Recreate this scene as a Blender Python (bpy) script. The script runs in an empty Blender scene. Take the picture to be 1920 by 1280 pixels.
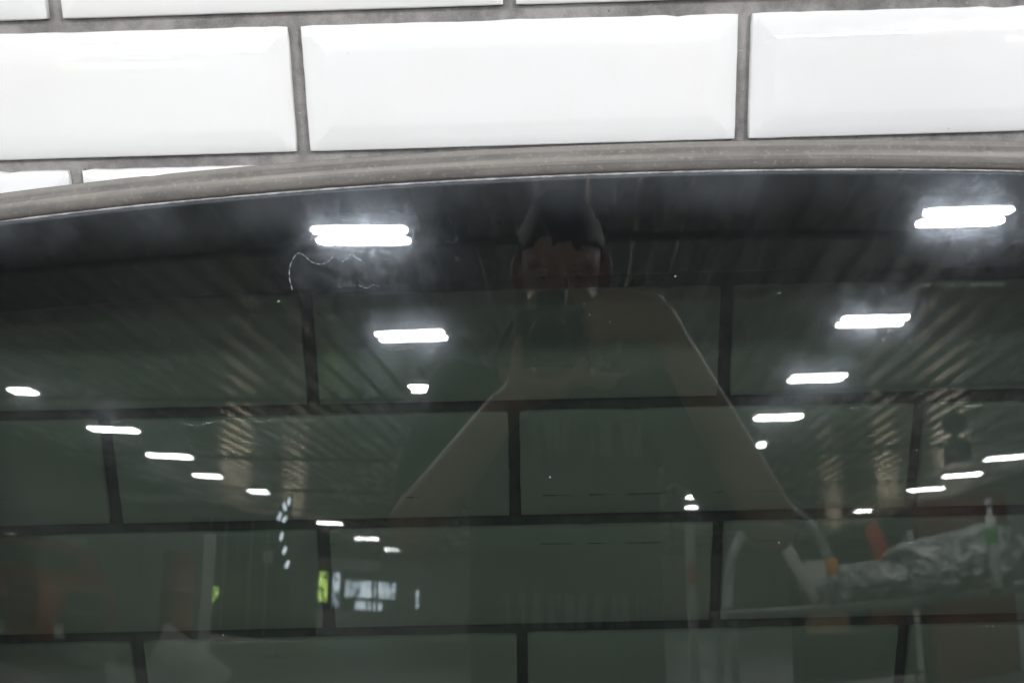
import bpy, bmesh, math, random
from mathutils import Vector, Matrix, noise as mnoise
R = random.Random(7)
S = bpy.context.scene
COL = S.collection
PI = math.pi

# ------------------------------------------------------------------ camera
CAM = Vector((0.14231, -0.78934, 1.5))
AX = Matrix(((0.99977526, -0.01844731, 0.01044641), (-0.0152097, -0.28089231, 0.95961877), (-0.01476807, -0.95956199, -0.28110976)))
cd = bpy.data.cameras.new('camera'); cam = bpy.data.objects.new('camera', cd); COL.objects.link(cam)
rx, dn, fw = AX.col[0], AX.col[1], AX.col[2]
cam.matrix_world = Matrix(((rx[0], -dn[0], -fw[0], CAM[0]), (rx[1], -dn[1], -fw[1], CAM[1]), (rx[2], -dn[2], -fw[2], CAM[2]), (0, 0, 0, 1)))
cd.sensor_fit = 'HORIZONTAL'; cd.sensor_width = 22.3; cd.lens = 22.3 * 2066 / 1920
cd.clip_start = 0.02; cd.clip_end = 300
cd.dof.use_dof = True; cd.dof.focus_distance = 0.735; cd.dof.aperture_fstop = 6.3
S.camera = cam

# ------------------------------------------------------------------ world, exposure
w = bpy.data.worlds.new('World'); S.world = w; w.use_nodes = True
bg = w.node_tree.nodes['Background']; bg.inputs[0].default_value = (0.5, 0.55, 0.6, 1); bg.inputs[1].default_value = 0.02
S.view_settings.view_transform = 'Standard'; S.view_settings.look = 'None'
S.view_settings.exposure = 0.77; S.view_settings.gamma = 1.0
S.render.engine = 'CYCLES'
S.cycles.max_bounces = 10; S.cycles.diffuse_bounces = 4; S.cycles.glossy_bounces = 4; S.cycles.transparent_max_bounces = 16
S.cycles.caustics_reflective = False; S.cycles.caustics_refractive = False
S.cycles.sample_clamp_indirect = 4.0
S.cycles.use_denoising = True; S.cycles.denoiser = 'OPENIMAGEDENOISE'; S.cycles.denoising_prefilter = 'ACCURATE'
LAMP = 180.0            # radiance of a lamp diffuser

# ------------------------------------------------------------------ helpers
class NT:
    """small wrapper for building a material's node tree"""
    def __init__(s, name):
        s.m = bpy.data.materials.new(name); s.m.use_nodes = True
        s.t = s.m.node_tree; s.t.nodes.clear()
        s.out = s.n('ShaderNodeOutputMaterial')
    def n(s, typ, ins=None, **kw):
        q = s.t.nodes.new(typ)
        for k, v in kw.items(): setattr(q, k, v)
        for k, v in (ins or {}).items(): s.set(q.inputs[k], v)
        return q
    def set(s, sock, v):
        if isinstance(v, bpy.types.NodeSocket): s.t.links.new(v, sock)
        elif isinstance(v, bpy.types.Node): s.t.links.new(v.outputs[0], sock)
        else: sock.default_value = v
    def math(s, op, a, b=0.0, c=None, clamp=False):
        d = {0: a, 1: b}
        if c is not None: d[2] = c
        return s.n('ShaderNodeMath', d, operation=op, use_clamp=clamp).outputs[0]
    def add(s, a, b): return s.math('ADD', a, b)
    def sub(s, a, b): return s.math('SUBTRACT', a, b)
    def mul(s, a, b): return s.math('MULTIPLY', a, b)
    def sq(s, a): return s.math('MULTIPLY', a, a)
    def rng(s, v, a, b, lo=0.0, hi=1.0, smooth=True):
        q = s.n('ShaderNodeMapRange', {0: v, 1: a, 2: b, 3: lo, 4: hi}, clamp=True)
        if smooth: q.interpolation_type = 'SMOOTHSTEP'
        return q.outputs[0]
    def noise(s, vec, scale, detail=3.0, rough=0.5, dist=0.0):
        return s.n('ShaderNodeTexNoise', {'Vector': vec, 'Scale': scale, 'Detail': detail, 'Roughness': rough, 'Distortion': dist}).outputs[0]
    def obj(s): return s.n('ShaderNodeTexCoord').outputs['Object']
    def mapv(s, vec, scale=(1, 1, 1), rot=(0, 0, 0), loc=(0, 0, 0)):
        return s.n('ShaderNodeMapping', {'Vector': vec, 'Scale': scale, 'Rotation': rot, 'Location': loc}).outputs[0]
    def mixc(s, f, a, b):
        q = s.n('ShaderNodeMix', data_type='RGBA')
        s.set(q.inputs[0], f); s.set(q.inputs[6], a); s.set(q.inputs[7], b)
        return q.outputs[2]
    def mixs(s, f, a, b):
        return s.n('ShaderNodeMixShader', {0: f, 1: a, 2: b}).outputs[0]
    def bump(s, h, strength, dist):
        return s.n('ShaderNodeBump', {'Height': h, 'Strength': strength, 'Distance': dist}).outputs[0]
    def bsdf(s, color, rough=0.5, **kw):
        d = {'Base Color': color, 'Roughness': rough}; d.update(kw)
        return s.n('ShaderNodeBsdfPrincipled', d)
    def done(s, sh):
        s.set(s.out.inputs[0], sh); return s.m
def c4(r, g, b): return (r, g, b, 1)

def mat(name, col, rough=0.5, metal=0.0, var=0.15, scale=12.0, bump=0.1):
    t = NT(name); o = t.obj()
    f = t.noise(o, scale, 4.0, 0.6)
    c = t.mixc(f, c4(*[x * (1 - var) for x in col]), c4(*[min(1, x * (1 + var)) for x in col]))
    b = t.bsdf(c, t.rng(f, 0.2, 0.8, max(0.02, rough - 0.06), rough + 0.06), Metallic=metal)
    t.set(b.inputs['Normal'], t.bump(t.noise(o, scale * 6, 3), bump, 0.002))
    return t.done(b.outputs[0])
def emit(name, col, s):
    t = NT(name); o = t.obj()
    e = t.n('ShaderNodeEmission', {'Color': c4(*col), 'Strength': t.mul(t.rng(t.noise(o, 6.0, 2), 0.3, 0.7, 0.85, 1.1), s)})
    return t.done(e.outputs[0])

def tag(o, label=None, cat=None, group=None, kind=None):
    for k, v in (('label', label), ('category', cat), ('group', group), ('kind', kind)):
        if v: o[k] = v
    return o
def link(name, me, m=None, parent=None, smooth=True):
    o = bpy.data.objects.new(name, me); COL.objects.link(o)
    for q in (m if isinstance(m, (list, tuple)) else [m]):
        if q: me.materials.append(q)
    if smooth: me.shade_smooth()
    if parent: o.parent = parent
    return o
def build(name, bm, m=None, parent=None, smooth=True):
    bmesh.ops.recalc_face_normals(bm, faces=bm.faces)
    me = bpy.data.meshes.new(name); bm.to_mesh(me); bm.free()
    return link(name, me, m, parent, smooth)
def thing(name, loc, label, cat, group=None, rz=0.0):
    o = bpy.data.objects.new(name, None); COL.objects.link(o); o.location = loc; o.rotation_euler = (0, 0, rz)
    o.empty_display_size = 0.1
    return tag(o, label, cat, group)
def struct(name, bm, m, parent=None, smooth=False):
    return tag(build(name, bm, m, parent, smooth), kind='structure')

def box(bm, c, s, bev=0.0, rot=None):
    """axis aligned (or rotated) box with chamfered edges"""
    g = bmesh.ops.create_cube(bm, size=1.0)
    vs = g['verts']
    bmesh.ops.scale(bm, vec=s, verts=vs)
    if bev > 0:
        es = list({e for v in vs for e in v.link_edges})
        r = bmesh.ops.bevel(bm, geom=es, offset=bev, segments=2, affect='EDGES', profile=0.5)
        vs = list({v for f in r['faces'] for v in f.verts} | {v for v in vs if v.is_valid})
    if rot: bmesh.ops.rotate(bm, cent=(0, 0, 0), matrix=rot, verts=vs)
    bmesh.ops.translate(bm, vec=c, verts=vs)
    return vs
def capsule(bm, p0, p1, r0, r1, n=14, flat=None):
    """tapered rounded limb from p0 to p1"""
    p0, p1 = Vector(p0), Vector(p1); d = p1 - p0; L = d.length
    q = d.to_track_quat('Z', 'Y') if L > 1e-6 else Matrix.Identity(3).to_quaternion()
    prof = [(-r0 * math.cos(a), r0 * math.sin(a)) for a in [PI / 2 * k / 5 for k in range(1, 5)]]
    prof += [(L * k / 6, r0 + (r1 - r0) * k / 6) for k in range(7)]
    prof += [(L + r1 * math.sin(a), r1 * math.cos(a)) for a in [PI / 2 * k / 5 for k in range(1, 5)]]
    rings = []
    for z, r in prof:
        rings.append([bm.verts.new(p0 + q @ Vector((r * math.cos(2 * PI * k / n), r * math.sin(2 * PI * k / n), z))) for k in range(n)])
    a = bm.verts.new(p0 + q @ Vector((0, 0, -r0))); b = bm.verts.new(p0 + q @ Vector((0, 0, L + r1)))
    for i in range(len(rings) - 1):
        for k in range(n):
            bm.faces.new((rings[i][k], rings[i][(k + 1) % n], rings[i + 1][(k + 1) % n], rings[i + 1][k]))
    for k in range(n):
        bm.faces.new((a, rings[0][(k + 1) % n], rings[0][k])); bm.faces.new((b, rings[-1][k], rings[-1][(k + 1) % n]))
def blob(bm, c, r, rot=None, u=20, v=14):
    g = bmesh.ops.create_uvsphere(bm, u_segments=u, v_segments=v, radius=1.0)['verts']
    bmesh.ops.scale(bm, vec=r, verts=g)
    if rot: bmesh.ops.rotate(bm, cent=(0, 0, 0), matrix=rot, verts=g)
    bmesh.ops.translate(bm, vec=c, verts=g)
def cyl(bm, p0, p1, r0, r1=None, n=24, cap=True):
    p0, p1 = Vector(p0), Vector(p1); d = p1 - p0
    m = Matrix.Translation((p0 + p1) / 2) @ d.to_track_quat('Z', 'Y').to_matrix().to_4x4()
    bmesh.ops.create_cone(bm, cap_ends=cap, segments=n, radius1=r0, radius2=r0 if r1 is None else r1, depth=d.length, matrix=m)
def lathe(bm, c, prof, n=28, axis='Z'):
    rings = []
    for r, z in prof:
        ring = []
        for k in range(n):
            a = 2 * PI * k / n
            v = Vector((r * math.cos(a), r * math.sin(a), z))
            if axis == 'X': v = Vector((z, v.x, v.y))
            ring.append(bm.verts.new(Vector(c) + v))
        rings.append(ring)
    for i in range(len(rings) - 1):
        for k in range(n): bm.faces.new((rings[i][k], rings[i][(k + 1) % n], rings[i + 1][(k + 1) % n], rings[i + 1][k]))
    bm.faces.new(rings[0][::-1]); bm.faces.new(rings[-1])
def new(): return bmesh.new()

# ================================================================== THE ROOM
hall_floor = mat('floor_concrete', (0.075, 0.075, 0.072), 0.5, 0, 0.25, 0.8)
t = NT('galvanised_sheet'); o = t.obj(); n = t.noise(t.mapv(o, (1, 0.3, 1)), 1.4, 4, 0.6)
m = t.bsdf(t.mixc(n, c4(0.60, 0.60, 0.59), c4(0.76, 0.76, 0.74)), t.rng(n, 0.3, 0.7, 0.18, 0.32), Metallic=0.42)
hall_ceil = t.done(m.outputs[0])
hall_wall = mat('painted_plaster', (0.42, 0.43, 0.42), 0.7, 0, 0.08, 1.2)
side_wall = mat('dark_side_cladding', (0.10, 0.11, 0.11), 0.6, 0, 0.15, 0.6)
X0, X1, Y0, ZC = -20.2, 20.5, -70.0, 4.5
bm = new(); box(bm, (0, Y0 / 2, -0.1), (X1 - X0 + 1, -Y0 + 1.0, 0.2)); struct('floor', bm, hall_floor)
bm = new(); prev = None; x = X0 - 0.4; k = 0          # trapezoid roof sheeting, ribs running away from the tiled wall
while x < X1 + 0.4:
    zz = ZC + (0.11 if k % 4 in (0, 3) else 0.175)
    cur = [bm.verts.new((x, y, zz)) for y in (0.3, -18.0, -36.0, -54.0, Y0 - 0.3)]
    if prev:
        for a, b in zip(range(4), range(1, 5)): bm.faces.new((prev[a], prev[b], cur[b], cur[a]))
    prev = cur; x += (0.07, 0.20, 0.07, 0.24)[k % 4]; k += 1
ceil = struct('ceiling', bm, hall_ceil)
bm = new(); box(bm, (0, Y0 / 2, ZC + 0.35), (X1 - X0 + 1, -Y0 + 1.0, 0.2)); build('roof_deck', bm, hall_wall, ceil, False)
for k in range(9):
    bm = new(); box(bm, (0, -7.9 - 7.2 * k, ZC + 0.085), (X1 - X0 - 0.02, 0.12, 0.05)); build('purlin', bm, hall_floor, ceil, False)
bm = new(); box(bm, (X0 - 0.1, Y0 / 2, ZC / 2), (0.2, -Y0, ZC + 0.1)); struct('wall_left', bm, side_wall)
bm = new(); box(bm, (X1 + 0.1, Y0 / 2, ZC / 2), (0.2, -Y0, ZC + 0.1)); struct('wall_right', bm, side_wall)
bm = new(); box(bm, (0, Y0 - 0.1, ZC / 2), (X1 - X0, 0.2, ZC + 0.1)); struct('wall_back', bm, hall_wall)
bm = new(); box(bm, (0, 0.12, ZC / 2), (X1 - X0, 0.2, ZC + 0.1)); struct('wall_front', bm, hall_wall)

# ------------------------------------------------------------------ tiled wall
U, VP = 0.31, 0.31 * 0.306876          # tile pitch across and down
ZV = 1.503877                          # height of joint row 0
TW, TH = U * 0.9705, VP * 0.898        # tile face
t = NT('grout'); o = t.obj()
a = t.noise(o, 14.0, 5, 0.65); b = t.noise(o, 90.0, 4, 0.6); f = t.noise(o, 900.0, 3, 0.7)
g = t.add(t.mul(a, 0.6), t.add(t.mul(b, 0.25), t.mul(f, 0.15)))
c = t.mixc(t.rng(g, 0.36, 0.64), c4(0.110, 0.104, 0.104), c4(0.30, 0.29, 0.282))
pit = t.rng(t.noise(o, 260.0, 2, 0.5), 0.72, 0.78)
c = t.mixc(t.mul(pit, 0.75), c, c4(0.03, 0.028, 0.027))
lit = t.rng(t.noise(t.mapv(o, (1, 1, 2.2)), 120.0, 2, 0.4), 0.70, 0.76)
c = t.mixc(t.mul(lit, 0.5), c, c4(0.42, 0.41, 0.40))
s = t.bsdf(c, 0.85)
t.set(s.inputs['Normal'], t.bump(t.add(t.add(t.mul(f, 0.5), b), t.mul(pit, -0.8)), 0.55, 0.0016))
GROUT = t.done(s.outputs[0])

t = NT('white_glaze'); o = t.obj()
oi = t.n('ShaderNodeObjectInfo').outputs['Random']
vec = t.n('ShaderNodeVectorMath', {0: o, 1: (0, 0, 0)}, operation='ADD')
ofs = t.n('ShaderNodeCombineXYZ', {0: t.mul(oi, 13.0), 1: t.mul(oi, 7.0), 2: t.mul(oi, 5.0)})
t.set(vec.inputs[1], ofs.outputs[0]); v = vec.outputs[0]
tone = t.mixc(oi, c4(0.765, 0.775, 0.785), c4(0.78, 0.782, 0.782))
sp = t.mul(t.rng(t.noise(v, 330.0, 2, 0.4), 0.765, 0.80), t.rng(t.noise(v, 22.0, 2), 0.5, 0.62))
tone = t.mixc(t.mul(sp, 0.55), tone, c4(0.25, 0.24, 0.22))
film = t.rng(t.noise(v, 16.0, 3, 0.6), 0.45, 0.8)
tone = t.mixc(t.mul(film, 0.10), tone, c4(0.62, 0.60, 0.57))
s = t.bsdf(tone, t.rng(film, 0, 1, 0.05, 0.13), **{'Coat Weight': 0.4, 'Coat Roughness': 0.03})
wav = t.add(t.noise(v, 38.0, 2, 0.4), t.mul(t.noise(v, 210.0, 1, 0.4), 0.06))
t.set(s.inputs['Normal'], t.bump(wav, 0.25, 0.0012))
GLAZE = t.done(s.outputs[0])

def tile_mesh(k):
    """one bevelled metro tile, face towards -Y; ragged glaze along its top edge"""
    rr = random.Random(100 + k)
    nx, nz = 36, 10
    pts = []
    for i in range(nx): pts.append((-0.5 + i / nx, -0.5, 'b'))
    for i in range(nz): pts.append((0.5, -0.5 + i / nz, 'r'))
    for i in range(nx): pts.append((0.5 - i / nx, 0.5, 't'))
    for i in range(nz): pts.append((-0.5, 0.5 - i / nz, 'l'))
    chip = rr.uniform(-0.4, 0.4)
    out = []
    for x, z, sd in pts:
        X, Z = x * TW, z * TH
        q = mnoise.noise((X * 60 + k * 9.1, Z * 60, 3.3 * k)); h = mnoise.noise((X * 320 + k * 5, Z * 320, 1.7 * k))
        if sd == 't':
            Z += 0.00045 * q + 0.0003 * h
            if abs(x - chip) < 0.02: Z -= 0.0009
        elif sd == 'b': Z += 0.00015 * q
        else: X += (0.0004 * q + 0.00022 * h) * (1 if sd == 'r' else -1)
        out.append((X, Z))
    cr = 0.0016
    def inset(X, Z, d):
        ax, az = TW / 2 - d, TH / 2 - d
        return (max(-ax, min(ax, X)), max(-az, min(az, Z)))
    bm = new(); rings = []
    # (inset, height towards the room)
    for d, y in ((0, 0.002), (0, -0.0022), (0.00045, -0.0031), (0.0013, -0.0036), (0.0080, -0.0046), (0.0150, -0.0057), (0.0166, -0.00588), (0.0186, -0.0060), (0.026, -0.0060)):
        ring = []
        for X, Z in out:
            if d: X, Z = inset(X, Z, d) if d > 0.0012 else (X * (1 - 2 * d / TW), Z * (1 - 2 * d / TH))
            # corner rounding
            ax, az = TW / 2 - cr, TH / 2 - cr
            if d < 0.002 and abs(X) > ax and abs(Z) > az:
                vx, vz = abs(X) - ax, abs(Z) - az; L = math.hypot(vx, vz)
                if L > cr: X = math.copysign(ax + vx / L * cr, X); Z = math.copysign(az + vz / L * cr, Z)
            ring.append(bm.verts.new((X, y, Z)))
        rings.append(ring)
    n = len(out)
    for i in range(len(rings) - 1):
        for j in range(n):
            try: bm.faces.new((rings[i][j], rings[i][(j + 1) % n], rings[i + 1][(j + 1) % n], rings[i + 1][j]))
            except ValueError: pass
    bm.faces.new(rings[-1])
    bmesh.ops.remove_doubles(bm, verts=bm.verts, dist=1e-5)
    bmesh.ops.dissolve_degenerate(bm, edges=bm.edges, dist=1e-6)
    bmesh.ops.recalc_face_normals(bm, faces=bm.faces)
    me = bpy.data.meshes.new('tile'); bm.to_mesh(me); bm.free()
    me.materials.append(GLAZE); me.shade_smooth()
    return me
TILES = [tile_mesh(k) for k in range(9)]

bm = new(); box(bm, (0.35, 0.0105, 1.30), (4.40, 0.019, 2.00))
wall = tag(build('tiled_wall', bm, GROUT, None, False), 'white bevelled tiles in grey grout on the wall behind the dark glass', 'tiled wall')
wall['kind'] = 'structure'
ROWU = {0: -0.009, 1: 0.0165, 2: -0.002, 3: 0.0, 4: -0.012, 5: 0.003, 6: 0.0}
ANG = {0: 0.0146, 1: 0.0120, 2: 0.0075, 3: 0.0040, 4: 0.0015}
for row in range(-4, 15):
    ang = ANG.get(row, 0.0146 if row < 0 else 0.0)
    du = ROWU.get(row, R.uniform(-0.01, 0.01))
    base = 0.0 if row % 2 else -0.5
    for k in range(-6, 8):
        u = base + du + k + 0.5                       # tile centre
        x = u * U + R.uniform(-0.0007, 0.0007)
        if abs(x - 0.35) > 2.05: continue
        z = ZV - (row - 0.5) * VP + ang * (x - 0.17) + R.uniform(-0.0003, 0.0003)
        ob = bpy.data.objects.new('tile', TILES[R.randrange(9)]); COL.objects.link(ob); ob.parent = wall
        ob.location = (x, R.uniform(0, 0.0004), z)
        ob.rotation_euler = (R.uniform(-0.004, 0.004), -ang + R.uniform(-0.0012, 0.0012), R.uniform(-0.0025, 0.0025))

# ================================================================== THE CAR WINDOW
EX, EY, EN = Vector((0.998933, -0.046175, 0)), Vector((0.012889, 0.278829, 0.960254)), Vector((-0.04434, -0.95923, 0.279127))
GO = Vector((0.173348, -0.117881, 1.304611))
RX, RY = 2.5, 7.0
XA, XB, YB, CR = -0.52, 0.70, -0.50, 0.055
def sag(x, y): return -(x * x / (2 * RX) + y * y / (2 * RY))
def topc(x): return 0.1255 - 0.078 * (x - 0.21) ** 2 - 0.0187     # inner edge of the seal
def botc(x): return YB + 0.02 * (x - 0.1) ** 2
def rnd(x):
    d = min(x - XA, XB - x)
    return 0.0 if d >= CR else CR - math.sqrt(max(0.0, CR * CR - (CR - d) ** 2))
win = thing('rear_window', GO, 'dark tinted curved car window with grey rubber seal leaning on the white tiled wall', 'car window')
win.matrix_world = Matrix(((EX[0], EY[0], EN[0], GO[0]), (EX[1], EY[1], EN[1], GO[1]), (EX[2], EY[2], EN[2], GO[2]), (0, 0, 0, 1)))

# --- glass materials
TINT = c4(0.423, 0.461, 0.424)
def fresnel(t):
    ge = t.n('ShaderNodeNewGeometry')
    d = t.n('ShaderNodeVectorMath', {0: ge.outputs['Incoming'], 1: ge.outputs['Normal']}, operation='DOT_PRODUCT').outputs['Value']
    k = t.math('SUBTRACT', 1.0, t.math('ABSOLUTE', d), clamp=True)
    return t.add(0.043, t.mul(0.957, t.math('POWER', k, 5.0)))
def glass_front():
    t = NT('tinted_glass_outer_face'); o = t.obj()
    xyz = t.n('ShaderNodeSeparateXYZ', {0: o}); x, y = xyz.outputs[0], xyz.outputs[1]
    e = t.sub(t.sub(0.1068, t.mul(0.078, t.sq(t.sub(x, 0.21)))), y)          # distance below the seal
    fr = fresnel(t)
    def spot(cx, cy, rx_, ry_):
        q = t.add(t.sq(t.mul(t.sub(x, cx), 1 / rx_)), t.sq(t.mul(t.sub(y, cy), 1 / ry_)))
        return t.rng(q, 0.0, 1.0, 1.0, 0.0)
    n1 = t.noise(o, 9.0, 5, 0.6); n2 = t.noise(o, 55.0, 5, 0.65); n3 = t.noise(o, 420.0, 3, 0.6)
    # edge dust that settled under the seal
    edge = t.add(t.mul(t.rng(e, 0.0, 0.004, 1.0, 0.0), 0.16), t.mul(t.mul(t.rng(e, 0.0, 0.034, 1.0, 0.0), t.rng(n1, 0.30, 0.75)), 0.085))
    film = t.mul(t.rng(n1, 0.3, 0.75, 0.75, 1.0), 0.0068)
    # specks of dust
    vo = t.n('ShaderNodeTexVoronoi', {'Vector': o, 'Scale': 75.0, 'Randomness': 1.0})
    rad = t.mul(t.math('POWER', t.n('ShaderNodeSeparateColor', {0: vo.outputs['Color']}).outputs[0], 5.0), 0.042)
    speck = t.mul(t.math('LESS_THAN', vo.outputs['Distance'], rad), 0.5)
    # fan of streaks, upper right: wipe marks and mirrored roof ribs painted as dust
    px, py = t.sub(x, 0.093), t.sub(y, -0.159)
    an = t.math('ARCTAN2', py, px); rad2 = t.math('SQRT', t.add(t.sq(px), t.sq(py)))
    sv = t.n('ShaderNodeCombineXYZ', {0: t.mul(an, 46.0), 1: t.mul(rad2, 7.0), 2: 0.0}).outputs[0]
    st = t.math('POWER', t.rng(t.noise(sv, 1.0, 5, 0.72), 0.40, 0.74), 1.6)
    fan = t.mul(st, t.add(t.mul(spot(0.262, -0.045, 0.062, 0.085), 0.03), t.add(t.mul(spot(0.18, 0.055, 0.16, 0.07), 0.007), t.mul(spot(-0.03, 0.06, 0.10, 0.06), 0.005))))
    # straight faint streaks on the lower left
    lv = t.mapv(o, (3.0, 95.0, 1), (0, 0, math.radians(-16)))
    lw = t.math('POWER', t.rng(t.noise(lv, 1.6, 4, 0.6), 0.46, 0.74), 1.5)
    left = t.mul(lw, t.add(t.mul(spot(-0.20, -0.055, 0.16, 0.06), 0.012), t.mul(spot(-0.22, -0.14, 0.20, 0.09), 0.008)))
    hv = t.mapv(o, (4.0, 260.0, 1), (0, 0, math.radians(2)))
    hair = t.mul(t.rng(t.noise(hv, 1.5, 3, 0.6), 0.55, 0.8), 0.0022)
    # thin contour lines: dried water marks, and grain for the painted lamp halos
    def contour(sc, wdt, det=2):
        q = t.math('ABSOLUTE', t.sub(t.noise(o, sc, det, 0.55, 0.4), 0.5))
        return t.rng(q, 0.0, wdt, 1.0, 0.0)
    LM = ((-0.112, 0.064, 0.075, 0.042, 1.0), (0.270, 0.078, 0.080, 0.042, 1.1), (-0.090, 0.001, 0.052, 0.024, 0.8), (0.208, 0.011, 0.056, 0.024, 0.8), (0.172, -0.025, 0.048, 0.020, 0.6), (-0.338, -0.036, 0.030, 0.018, 0.5), (0.147, -0.050, 0.040, 0.016, 0.4))  # spots round the mirrored lamps, where halos are painted
    lamp_halo = 0.0
    for cx, cy, a_, b_, k_ in LM: lamp_halo = t.add(lamp_halo, t.mul(spot(cx, cy, a_, b_), k_))
    l1 = contour(30.0, 0.010, 3); l2 = contour(75.0, 0.018, 3); l3 = contour(150.0, 0.03, 2)
    curl = t.math('MAXIMUM', t.math('MAXIMUM', l1, t.mul(l2, 0.7)), t.mul(l3, 0.4))
    grains = t.rng(t.noise(o, 520.0, 3, 0.7), 0.56, 0.72)
    blotch = t.rng(n2, 0.42, 0.72)
    cont = t.mul(t.mul(curl, t.rng(t.noise(o, 45.0, 2), 0.40, 0.62)), t.add(t.mul(lamp_halo, 0.050), t.add(t.mul(spot(-0.145, 0.042, 0.040, 0.020), 0.05), t.mul(spot(-0.11, 0.022, 0.06, 0.028), 0.02))))  # water marks, plus halo lines painted round the mirrored lamps
    halo_haze = t.mul(lamp_halo, t.add(t.mul(blotch, 0.012), t.mul(grains, 0.11)))  # lamp glow painted as pale dusty haze
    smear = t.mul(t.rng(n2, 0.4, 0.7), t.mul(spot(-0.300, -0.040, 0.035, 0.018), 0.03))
    # hairline scratches
    def scratch(sc, ang, thr):
        vv = t.mapv(o, (sc, sc * 0.06, 1), (0, 0, math.radians(ang)))
        q = t.n('ShaderNodeTexVoronoi', {'Vector': vv, 'Scale': 1.0}, feature='DISTANCE_TO_EDGE').outputs['Distance']
        return t.mul(t.rng(q, 0.0, 0.006, 1.0, 0.0), t.rng(t.noise(o, sc * 0.7, 2), thr, thr + 0.08))
    scr = t.mul(t.add(scratch(34, 10, 0.62), scratch(27, -24, 0.62)), 0.025)
    dust = edge
    for q in (film, speck, fan, left, hair, cont, halo_haze, smear, scr): dust = t.add(dust, q)
    dust = t.math('MINIMUM', dust, 0.5)  # real dust plus the painted halos and rib streaks
    tr = t.n('ShaderNodeBsdfTransparent', {0: TINT})
    sharp = t.n('ShaderNodeBsdfGlossy', {0: c4(1, 1, 1), 'Roughness': 0.012})
    # greasy film: a faint, patchy, rough second lobe, so each lamp gets a dusty halo
    ridge = t.math('MAXIMUM', contour(60.0, 0.02, 3), contour(140.0, 0.03, 3))
    patch = t.add(t.mul(t.rng(n2, 0.35, 0.7, 0.25, 1.0), t.rng(n3, 0.3, 0.7, 0.5, 1.3)), t.mul(ridge, 0.9))
    h1 = t.n('ShaderNodeBsdfGlossy', {0: c4(0.80, 0.88, 1.0), 'Roughness': 0.105})
    h2 = t.n('ShaderNodeBsdfGlossy', {0: c4(0.72, 0.84, 1.0), 'Roughness': 0.22})
    sh = t.mixs(fr, tr, sharp)
    sh = t.mixs(t.mul(t.mul(patch, t.add(0.45, lamp_halo)), 0.0058), sh, h1)
    sh = t.mixs(t.mul(t.mul(patch, t.add(0.45, lamp_halo)), 0.0016), sh, h2)
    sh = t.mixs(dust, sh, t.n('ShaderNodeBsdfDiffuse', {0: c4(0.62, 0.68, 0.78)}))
    return t.done(sh)
def glass_back():
    t = NT('tinted_glass_inner_face'); o = t.obj()
    xyz = t.n('ShaderNodeSeparateXYZ', {0: o}); x, y = xyz.outputs[0], xyz.outputs[1]
    fr = fresnel(t)
    # remains of two broken heating lines
    def line(y0, sl):
        q = t.math('ABSOLUTE', t.sub(y, t.add(y0, t.mul(x, sl))))
        q = t.add(q, t.mul(t.noise(o, 300.0, 2), 0.0006))
        br = t.rng(t.noise(t.mapv(o, (26, 1, 1)), 1.0, 3, 0.7), 0.50, 0.62)
        return t.mul(t.mul(t.rng(q, 0.0003, 0.0008, 1.0, 0.0), br), t.rng(t.math('ABSOLUTE', t.sub(x, 0.0)), 0.08, 0.2, 1.0, 0.25))
    ln = t.add(line(-0.1000, 0.016), line(-0.1310, 0.010))
    sh = t.mixs(fr, t.n('ShaderNodeBsdfTransparent', {0: TINT}), t.n('ShaderNodeBsdfGlossy', {0: c4(1, 1, 1), 'Roughness': 0.01}))
    sh = t.mixs(t.mul(ln, 0.8), sh, t.n('ShaderNodeBsdfDiffuse', {0: c4(0.012, 0.011, 0.010)}))
    return t.done(sh)
def glass_rim():
    t = NT('ground_glass_rim'); o = t.obj()
    s = t.bsdf(t.mixc(t.noise(o, 80.0, 3), c4(0.02, 0.04, 0.03), c4(0.05, 0.08, 0.065)), 0.35)
    return t.done(s.outputs[0])

# --- glass pane: two smooth faces 4 mm apart and a rim
xs = [XA + CR * (1 - math.cos(PI / 2 * k / 10)) for k in range(10)] + [XA + CR + (XB - XA - 2 * CR) * k / 120 for k in range(121)]
xs += [XB - CR * (1 - math.cos(PI / 2 * k / 10)) for k in range(9, -1, -1)]
NR = 64; TK = 0.004; IN = 0.006
def grid_verts(bm, dz, top, bot):
    g = []
    for x in xs:
        a, b = bot(x), top(x); colv = []
        for j in range(NR + 1):
            y = a + (b - a) * j / NR
            colv.append(bm.verts.new((x, y, sag(x, y) + dz)))
        g.append(colv)
    return g
gtop = lambda x: topc(x) + IN - rnd(x); gbot = lambda x: botc(x) - IN + rnd(x)
me = bpy.data.meshes.new('glass'); bm = new()
A = grid_verts(bm, 0.0, gtop, gbot); B = grid_verts(bm, -TK, gtop, gbot)
for i in range(len(xs) - 1):
    for j in range(NR):
        bm.faces.new((A[i][j], A[i + 1][j], A[i + 1][j + 1], A[i][j + 1])).material_index = 0
        bm.faces.new((B[i][j], B[i][j + 1], B[i + 1][j + 1], B[i + 1][j])).material_index = 1
loop = [(i, 0) for i in range(len(xs))] + [(len(xs) - 1, j) for j in range(1, NR)] + [(i, NR) for i in range(len(xs) - 1, -1, -1)] + [(0, j) for j in range(NR - 1, 0, -1)]
ra = [bm.verts.new(A[i][j].co) for i, j in loop]; rb = [bm.verts.new(B[i][j].co) for i, j in loop]
for k in range(len(loop)):
    q = (k + 1) % len(loop)
    try: bm.faces.new((ra[k], rb[k], rb[q], ra[q])).material_index = 2
    except ValueError: pass
bm.normal_update(); bm.to_mesh(me); bm.free()
glass = link('glass', me, [glass_front(), glass_back(), glass_rim()], win)

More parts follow.
